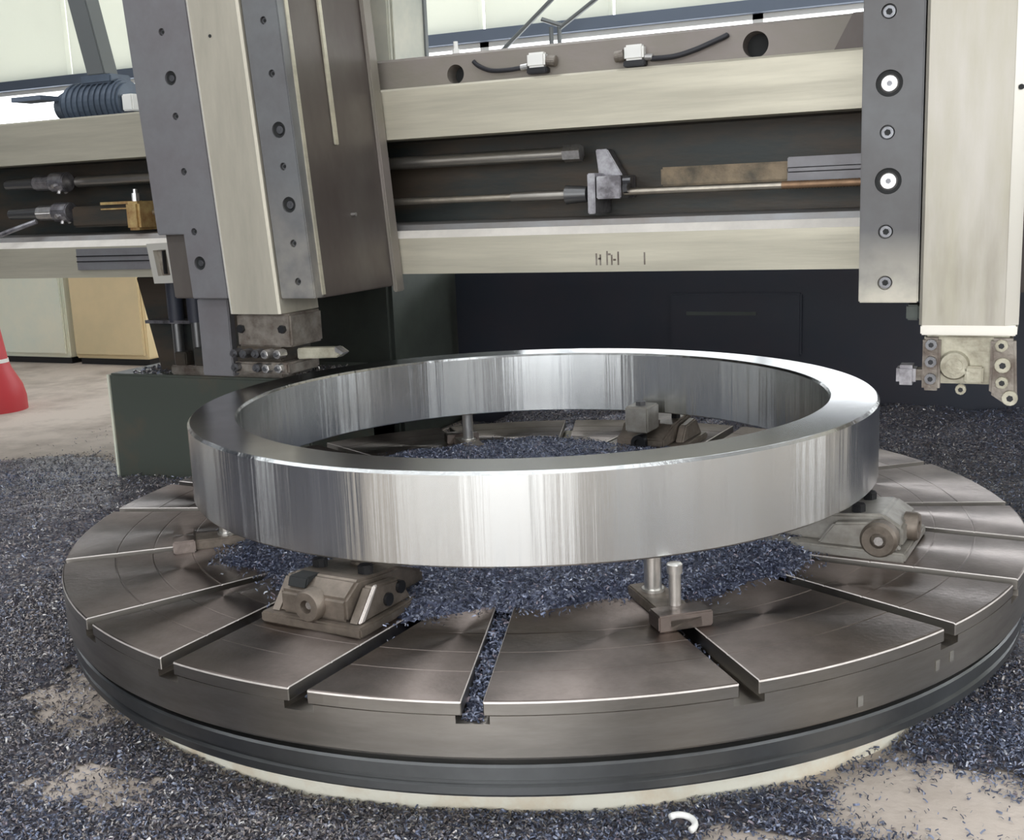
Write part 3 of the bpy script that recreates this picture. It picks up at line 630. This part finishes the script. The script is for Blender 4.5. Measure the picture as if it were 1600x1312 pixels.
# ------------------------------------------------------------------ ring supports in the diagonal slots
def Mpol(a): return Matrix.Rotation(R_(a), 4, 'Z')
for a, lab in ((AX - 45, 'ring support with upright pin and stud at the front right slot'), (AX + 135, 'ring support with pale pin at the back, seen through ring'), (AX - 135, 'low ring support bar at the left slot'), (AX + 45, 'ring support at the back right, under ring')):
    if a == AX + 45: continue
    M = Mpol(a); t = thing('ring_support', lab, 'support', M @ Vector((.87, 0, ZT)), 'supports under the ring')
    b = B(); box(b, .76, .985, -.036, .036, ZT, .335, M); obj('support_bar', b, 'jaw_steel', t, bevel=.003)
    b = B(); box(b, .93, .985, -.058, .058, ZT, .343, M); obj('cross_foot', b, 'table_steel', t, bevel=.003)
    b = B(); revolve(b, [(0, .335), (.024, .335), (.024, .341), (.0185, .341), (.0185, .4335), (.0165, .436), (0, .436)], 24, M @ Matrix.Translation((.815 if a == AX - 45 else .85, 0, 0))); obj('pin', b, 'pin_steel', t, autosmooth=.5)
    if a == AX - 45:
        b = B(); revolve(b, [(0, .33), (.0125, .33), (.0125, .41), (.016, .41), (.016, .428), (.014, .43), (0, .43)], 18, M @ Matrix.Translation((.93, 0, 0))); obj('stud', b, 'pin_steel', t, autosmooth=.5)

# ------------------------------------------------------------------ jaws on the paired slots
def jaw(a, label, tall=False, side_boss=False, r0=.74, m_='jaw_steel'):
    M = Mpol(a); t = thing('chuck_jaw', label, 'chuck jaw', M @ Vector((.9, 0, ZT)), 'jaws on the table')
    b = B(); box(b, r0 - .12, 1.005, -.13, .13, ZT, ZT + .022, M); obj('jaw_base', b, m_, t, bevel=.004)
    b = B(); prism(b, [(r0 - .03, ZT + .022), (r0 - .03, ZT + .05), (r0 + .06, ZT + .085), (.945, ZT + .098), (.99, ZT + .07), (.99, ZT + .022)], 'y', -.085, .085, M); obj('jaw_body', b, m_, t, bevel=.006)
    for s in (-1, 1):
        b = B(); prism(b, [(r0 + .06, ZT + .02), (r0 + .10, ZT + .075), (.935, ZT + .085), (.992, ZT + .02)], 'y', s * .115, s * .087, M); obj('side_cheek', b, m_, t, bevel=.005)
    b = B(); revolve(b, [(0, .004), (.014, .004), (.014, .022), (.030, .022), (.034, .016), (.034, -.01), (0, -.01)], 24, M @ Matrix.Translation((.99, 0, ZT + .052)) @ Matrix.Rotation(R_(90), 4, 'Y')); o = obj('adjusting_screw', b, 'jaw_steel', t, autosmooth=.6)
    b = B(); cyl(b, M @ Vector((.992, 0, ZT + .052)), M @ Vector((1.003, 0, ZT + .052)), .008, seg=8); obj('screw_core', b, 'bolt_bright', o)
    for s in (-1, 1):
        b = B(); cyl(b, M @ Vector((.885, s * .06, ZT + .085)), M @ Vector((.885, s * .06, ZT + .112)), .017, seg=6); obj('hold_down_bolt', b, 'bolt_dark', t, bevel=.002)
    b = B(); cyl(b, M @ Vector((r0 + .07, 0, ZT + .08)), M @ Vector((r0 + .07, 0, ZT + .095)), .03, seg=18); obj('cap', b, m_, t)
    if side_boss:
        b = B(); revolve(b, [(0, .002), (.018, .002), (.018, .018), (.036, .018), (.042, .010), (.042, -.02), (0, -.02)], 28, M @ Matrix.Translation((.945, -.118, ZT + .048)) @ Matrix.Rotation(R_(90), 4, 'X')); o = obj('side_screw', b, 'jaw_steel', t, autosmooth=.6)
        b = B(); cyl(b, M @ Vector((.945, -.116, ZT + .045)), M @ Vector((.945, -.128, ZT + .045)), .011, seg=8); obj('screw_core', b, 'bolt_bright', o)
    if tall:
        b = B(); box(b, .66, .76, -.05, .03, ZT + .08, ZT + .165, M); obj('step_block', b, 'jaw_light', t, bevel=.005)
        b = B(); cyl(b, M @ Vector((.70, -.01, ZT + .165)), M @ Vector((.70, -.01, ZT + .178)), .018, seg=6); obj('step_bolt', b, 'bolt_grey', t)
        b = B(); revolve(b, [(0, .002), (.014, .002), (.014, .016), (.026, .016), (.028, .01), (.028, -.02), (0, -.02)], 24, M @ Matrix.Translation((r0 - .03, 0, ZT + .036)) @ Matrix.Rotation(R_(-90), 4, 'Y')); obj('inner_screw', b, 'bolt_dark', t, autosmooth=.6)
    return t
fj = jaw(AX - 90, 'brown chuck jaw at the front left of the table, below the ring')
M = Mpol(AX - 90)
b = B(); prism(b, [(.922, ZT + .087), (.932, ZT + .087), (.988, ZT + .024), (.972, ZT + .024)], 'y', .110, .118, M); obj('worn_edge', b, 'slot_wall', fj, bevel=.002)
for r_, z_ in ((.845, .058), (.89, .045)):
    b = B(); cyl(b, M @ Vector((r_, .112, ZT + z_)), M @ Vector((r_, .122, ZT + z_)), .014, seg=12); obj('cheek_screw', b, 'bolt_dark', fj)
b = B(); prism(b, [(.93, ZT + .0975), (.96, ZT + .09), (.985, ZT + .078), (.975, ZT + .10)], 'y', -.07, -.02, M); obj('top_pocket', b, 'hole_black', fj, bevel=.003)
jaw(AX, 'chuck jaw with round screw at the right of the ring', side_boss=True, m_='jaw_light')
jaw(AX + 90, 'chuck jaw with step block seen inside the ring at the back', tall=True)

# ------------------------------------------------------------------ chips
def noise2(x, y, s, seed=0):
    out = 0; r2 = np.random.default_rng(seed)
    for k in range(10):
        a = r2.uniform(0, 2 * pi); f = s * r2.uniform(.5, 2.2); p = r2.uniform(0, 2 * pi)
        out = out + np.sin((x * math.cos(a) + y * math.sin(a)) * f + p)
    return out / 3.2
def flakes(name, P, lo, hi, material, parent=None, lift=.004, wid=.28):
    """little curled steel chips, one mesh"""
    n = len(P)
    L = rng.uniform(lo, hi, n); Wd = L * rng.uniform(wid * .6, wid * 1.4, n); cv = L * rng.uniform(.05, .45, n)
    base = np.zeros((n, 6, 3))
    for k, t in enumerate((-1, 0, 1)):
        for s in (0, 1):
            base[:, k * 2 + s, 0] = L * .5 * t; base[:, k * 2 + s, 1] = Wd * (s - .5); base[:, k * 2 + s, 2] = cv * (1 - abs(t))
    yaw = rng.uniform(0, 2 * pi, n); pt = rng.normal(0, .55, n); rl = rng.normal(0, .8, n)
    cy, sy, cp, sp, cr, sr = np.cos(yaw), np.sin(yaw), np.cos(pt), np.sin(pt), np.cos(rl), np.sin(rl)
    Rm = np.empty((n, 3, 3))
    Rm[:, 0, 0] = cy * cp; Rm[:, 0, 1] = cy * sp * sr - sy * cr; Rm[:, 0, 2] = cy * sp * cr + sy * sr
    Rm[:, 1, 0] = sy * cp; Rm[:, 1, 1] = sy * sp * sr + cy * cr; Rm[:, 1, 2] = sy * sp * cr - cy * sr
    Rm[:, 2, 0] = -sp; Rm[:, 2, 1] = cp * sr; Rm[:, 2, 2] = cp * cr
    V = np.einsum('nij,nkj->nki', Rm, base) + P[:, None, :]
    V[:, :, 2] += lift
    V = V.reshape(-1, 3)
    i0 = np.arange(n)[:, None] * 6
    F = np.concatenate([i0 + [0, 2, 3, 1], i0 + [2, 4, 5, 3]], 1).reshape(-1)
    me = bpy.data.meshes.new(name); me.vertices.add(len(V)); me.vertices.foreach_set('co', V.ravel())
    me.loops.add(len(F)); me.loops.foreach_set('vertex_index', F.astype(np.int32))
    me.polygons.add(n * 2); me.polygons.foreach_set('loop_start', np.arange(n * 2, dtype=np.int32) * 4)
    me.update(); me.validate()
    return link_mesh(name, me, material, parent)
def bed(name, xs, ys, hfun, material, parent=None, mask=None):
    X, Y = np.meshgrid(xs, ys, indexing='ij'); Z = hfun(X, Y)
    nx, ny = X.shape; V = np.stack([X, Y, Z], -1).reshape(-1, 3)
    ok = mask(X, Y) if mask is not None else np.ones_like(X, bool)
    F = []
    for i in range(nx - 1):
        for j in range(ny - 1):
            if ok[i, j] and ok[i + 1, j] and ok[i, j + 1] and ok[i + 1, j + 1]: F.append((i * ny + j, (i + 1) * ny + j, (i + 1) * ny + j + 1, i * ny + j + 1))
    me = bpy.data.meshes.new(name); me.from_pydata(V.tolist(), [], F)
    o = link_mesh(name, me, material, parent, smooth=True)
    b = bmesh.new(); b.from_mesh(me); bmesh.ops.delete(b, geom=[v for v in b.verts if not v.link_faces], context='VERTS'); b.to_mesh(me); b.free()
    return o
# chips on the table (inside and under the ring)
def table_r(x, y):
    a = np.arctan2(y, x); return .835 + .035 * np.sin(3 * a + 1) + .025 * np.sin(7 * a) + .02 * np.sin(17 * a + 2)
def table_h(x, y):
    r = np.hypot(x, y); lim = table_r(x, y)
    return ZT + np.clip((lim - r) * .35, -.004, .022) + .004 * noise2(x, y, 30, 3)
xs = np.linspace(-1.0, 1.0, 140)
o = bed('chip_layer', xs, xs, table_h, 'chip_bed', None, lambda x, y: (np.hypot(x, y) < table_r(x, y) + .02))
tag(o, 'blue black bed of steel chips on the table inside the ring', 'metal chips', kind='stuff')
n = 60000; a = rng.uniform(0, 2 * pi, n); r = np.sqrt(rng.uniform(0, 1, n)) * 1.0
P = np.stack([r * np.cos(a), r * np.sin(a), np.zeros(n)], 1)
lim = table_r(P[:, 0], P[:, 1]) + np.abs(rng.normal(0, .03, n)); P = P[r < lim]
P[:, 2] = np.maximum(table_h(P[:, 0], P[:, 1]), ZT)
fl = flakes('chip_flakes', P, .005, .012, 'chips_blue', o)
# chips in the front slots
Q = []
for (a_, off), n, rmax, rmin in (((AX - 90, 0), 0, 1, 1), ((AX - 67.5, 0), 1500, 1.245, .8), ((AX - 90, .1625), 500, 1.2, .85), ((AX - 90, -.1625), 120, 1.2, .85), ((AX - 45, 0), 150, 1.1, .8), ((AX - 22.5, 0), 150, 1.0, .8)):
    if not n: continue
    r = rng.uniform(rmin, rmax, n); s = off + rng.uniform(-.017, .017, n); A_ = R_(a_)
    full = .030 if a_ == AX - 67.5 else .012
    z = ZS + rng.uniform(0, full, n) * np.clip((1.25 - r) / .15, .1, 1)
    Q.append(np.stack([r * np.cos(A_) - s * np.sin(A_), r * np.sin(A_) + s * np.cos(A_), z], 1))
tag(flakes('slot_chips', np.concatenate(Q), .007, .015, 'chips_blue'), 'dark steel chips packed in the front table slots', 'metal chips', kind='stuff')
# floor chips
def floor_h(x, y):
    r = np.hypot(x, y)
    h = .012 + .008 * noise2(x, y, 7, 5)
    left = np.exp(-(((x + 1.75) / .55) ** 2 + ((y + .05) / .75) ** 2)) * .13          # heap left of the table
    back = np.exp(-((np.clip(2.3 - y, 0, 9) / .55) ** 2)) * np.clip((x + 1.2) / .3, 0, 1) * .17      # heap at the column foot
    right = np.exp(-(((x - 1.75) / .35) ** 2 + ((y - .4) / 1.0) ** 2)) * .11
    t = np.clip((.50 - bare_n(x, y)) / .22, 0, 1)
    return FZ + (h + left + back + right + .006 * noise2(x, y, 26, 9) * (.4 + 4 * (left + back + right))) * t
def bare(x, y):
    """0 chips .. 1 clean concrete"""
    c = np.exp(-(((x - 1.12) / .30) ** 2 + ((y + .78) / .20) ** 2))
    c = np.maximum(c, np.exp(-(((x - .82) / .22) ** 2 + ((y + 1.08) / .14) ** 2)) * .75)
    c = np.maximum(c, np.clip((-1.95 - x) / .25, 0, 1) * np.clip((y - .85 + .15 * np.sin(x * 5)) / .3, 0, 1))
    c = np.maximum(c, .56 * np.exp(-(((x + .74) / .30) ** 2 + ((y + 1.00) / .24) ** 2)))
    c = np.maximum(c, .52 * np.exp(-(((x + .40) / .22) ** 2 + ((y + 1.26) / .13) ** 2)))
    return c
def bare_n(x, y): return bare(x, y) + .12 * noise2(x, y, 9, 21) + .09 * noise2(x, y, 38, 22) + .05 * noise2(x, y, 95, 23)
def fmask(x, y):
    r = np.hypot(x, y)
    return (r > 1.152) & (bare_n(x, y) < .5) & ~((x > -2.33) & (x < -1.25) & (y > .76) & (y < 1.3)) & ~((x < -1.38) & (x > -2.6) & (y > 1.66))
o = bed('floor_chip_layer', np.linspace(-3.4, 2.4, 330), np.linspace(-1.9, 2.29, 240), floor_h, 'chip_bed_brown', None, fmask)
tag(o, 'dark dusty bed of steel chips on the floor around the table', 'metal chips', kind='stuff')
def lmask(x, y):       # unseen chips added at left, edged to darken the ring's reflection
    return (y < -1.85) & (np.degrees(np.arctan2(y + .92, x)) < -121) & (x > -3.3)
o2 = bed('unseen_chip_layer', np.linspace(-3.3, 0, 70), np.linspace(-5.2, -1.85, 70), lambda x, y: FZ + .02 + .008 * noise2(x, y, 7, 5), 'chip_bed_brown', o, lmask)
n = 210000
P = np.stack([rng.uniform(-3.3, 2.3, n), rng.uniform(-1.8, 2.28, n), np.zeros(n)], 1)
near = np.stack([rng.uniform(-1.4, 1.7, 190000), rng.uniform(-1.6, -.1, 190000), np.zeros(190000)], 1); P = np.concatenate([P, near])
r = np.hypot(P[:, 0], P[:, 1]); br = bare_n(P[:, 0], P[:, 1])
keep = (r > 1.155) & ~((P[:, 0] < -1.4) & (P[:, 0] > -2.5) & (P[:, 1] > 1.7)) & (rng.uniform(0, 1, len(P)) > np.clip((br - .12) * 1.45, 0, .975)) & ~((P[:, 0] > -2.31) & (P[:, 0] < -1.29) & (P[:, 1] > .77) & (P[:, 1] < 1.26))
P = P[keep]
P[:, 2] = floor_h(P[:, 0], P[:, 1])
blue = (noise2(P[:, 0], P[:, 1], 3, 2) + 1.2 * np.clip(P[:, 0] - .9, -1, 1) + rng.normal(0, .5, len(P)) > -.1)
flakes('blue_flakes', P[blue], .005, .013, 'chips_blue', o)
flakes('grey_flakes', P[~blue], .005, .013, 'chips_grey', o)
# crumbs on the steel box and the holder
n = 1500; P = np.stack([rng.uniform(-2.2, -1.32, n), rng.uniform(.79, 1.1, n), np.full(n, .507)], 1); P = P[~((P[:, 0] > -1.99) & (P[:, 0] < -1.39) & (P[:, 1] > .79) & (P[:, 1] < .98))]
tag(flakes('box_crumbs', P, .008, .024, 'chips_grey'), 'pale crumbs of swarf lying on the dark green box', 'metal chips', kind='stuff')
# one loose curl on the floor in front
t = []
b = B(); tube(b, [(.712 + .022 * math.cos(k * .4 - .6), -1.062 + .022 * math.sin(k * .4 - .6), FZ + .04 + k * .001) for k in range(10)], .006, 8)
tag(obj('curled_offcut', b, 'white_plastic', smooth=True), 'pale curled offcut on the floor at the bottom edge', 'offcut')
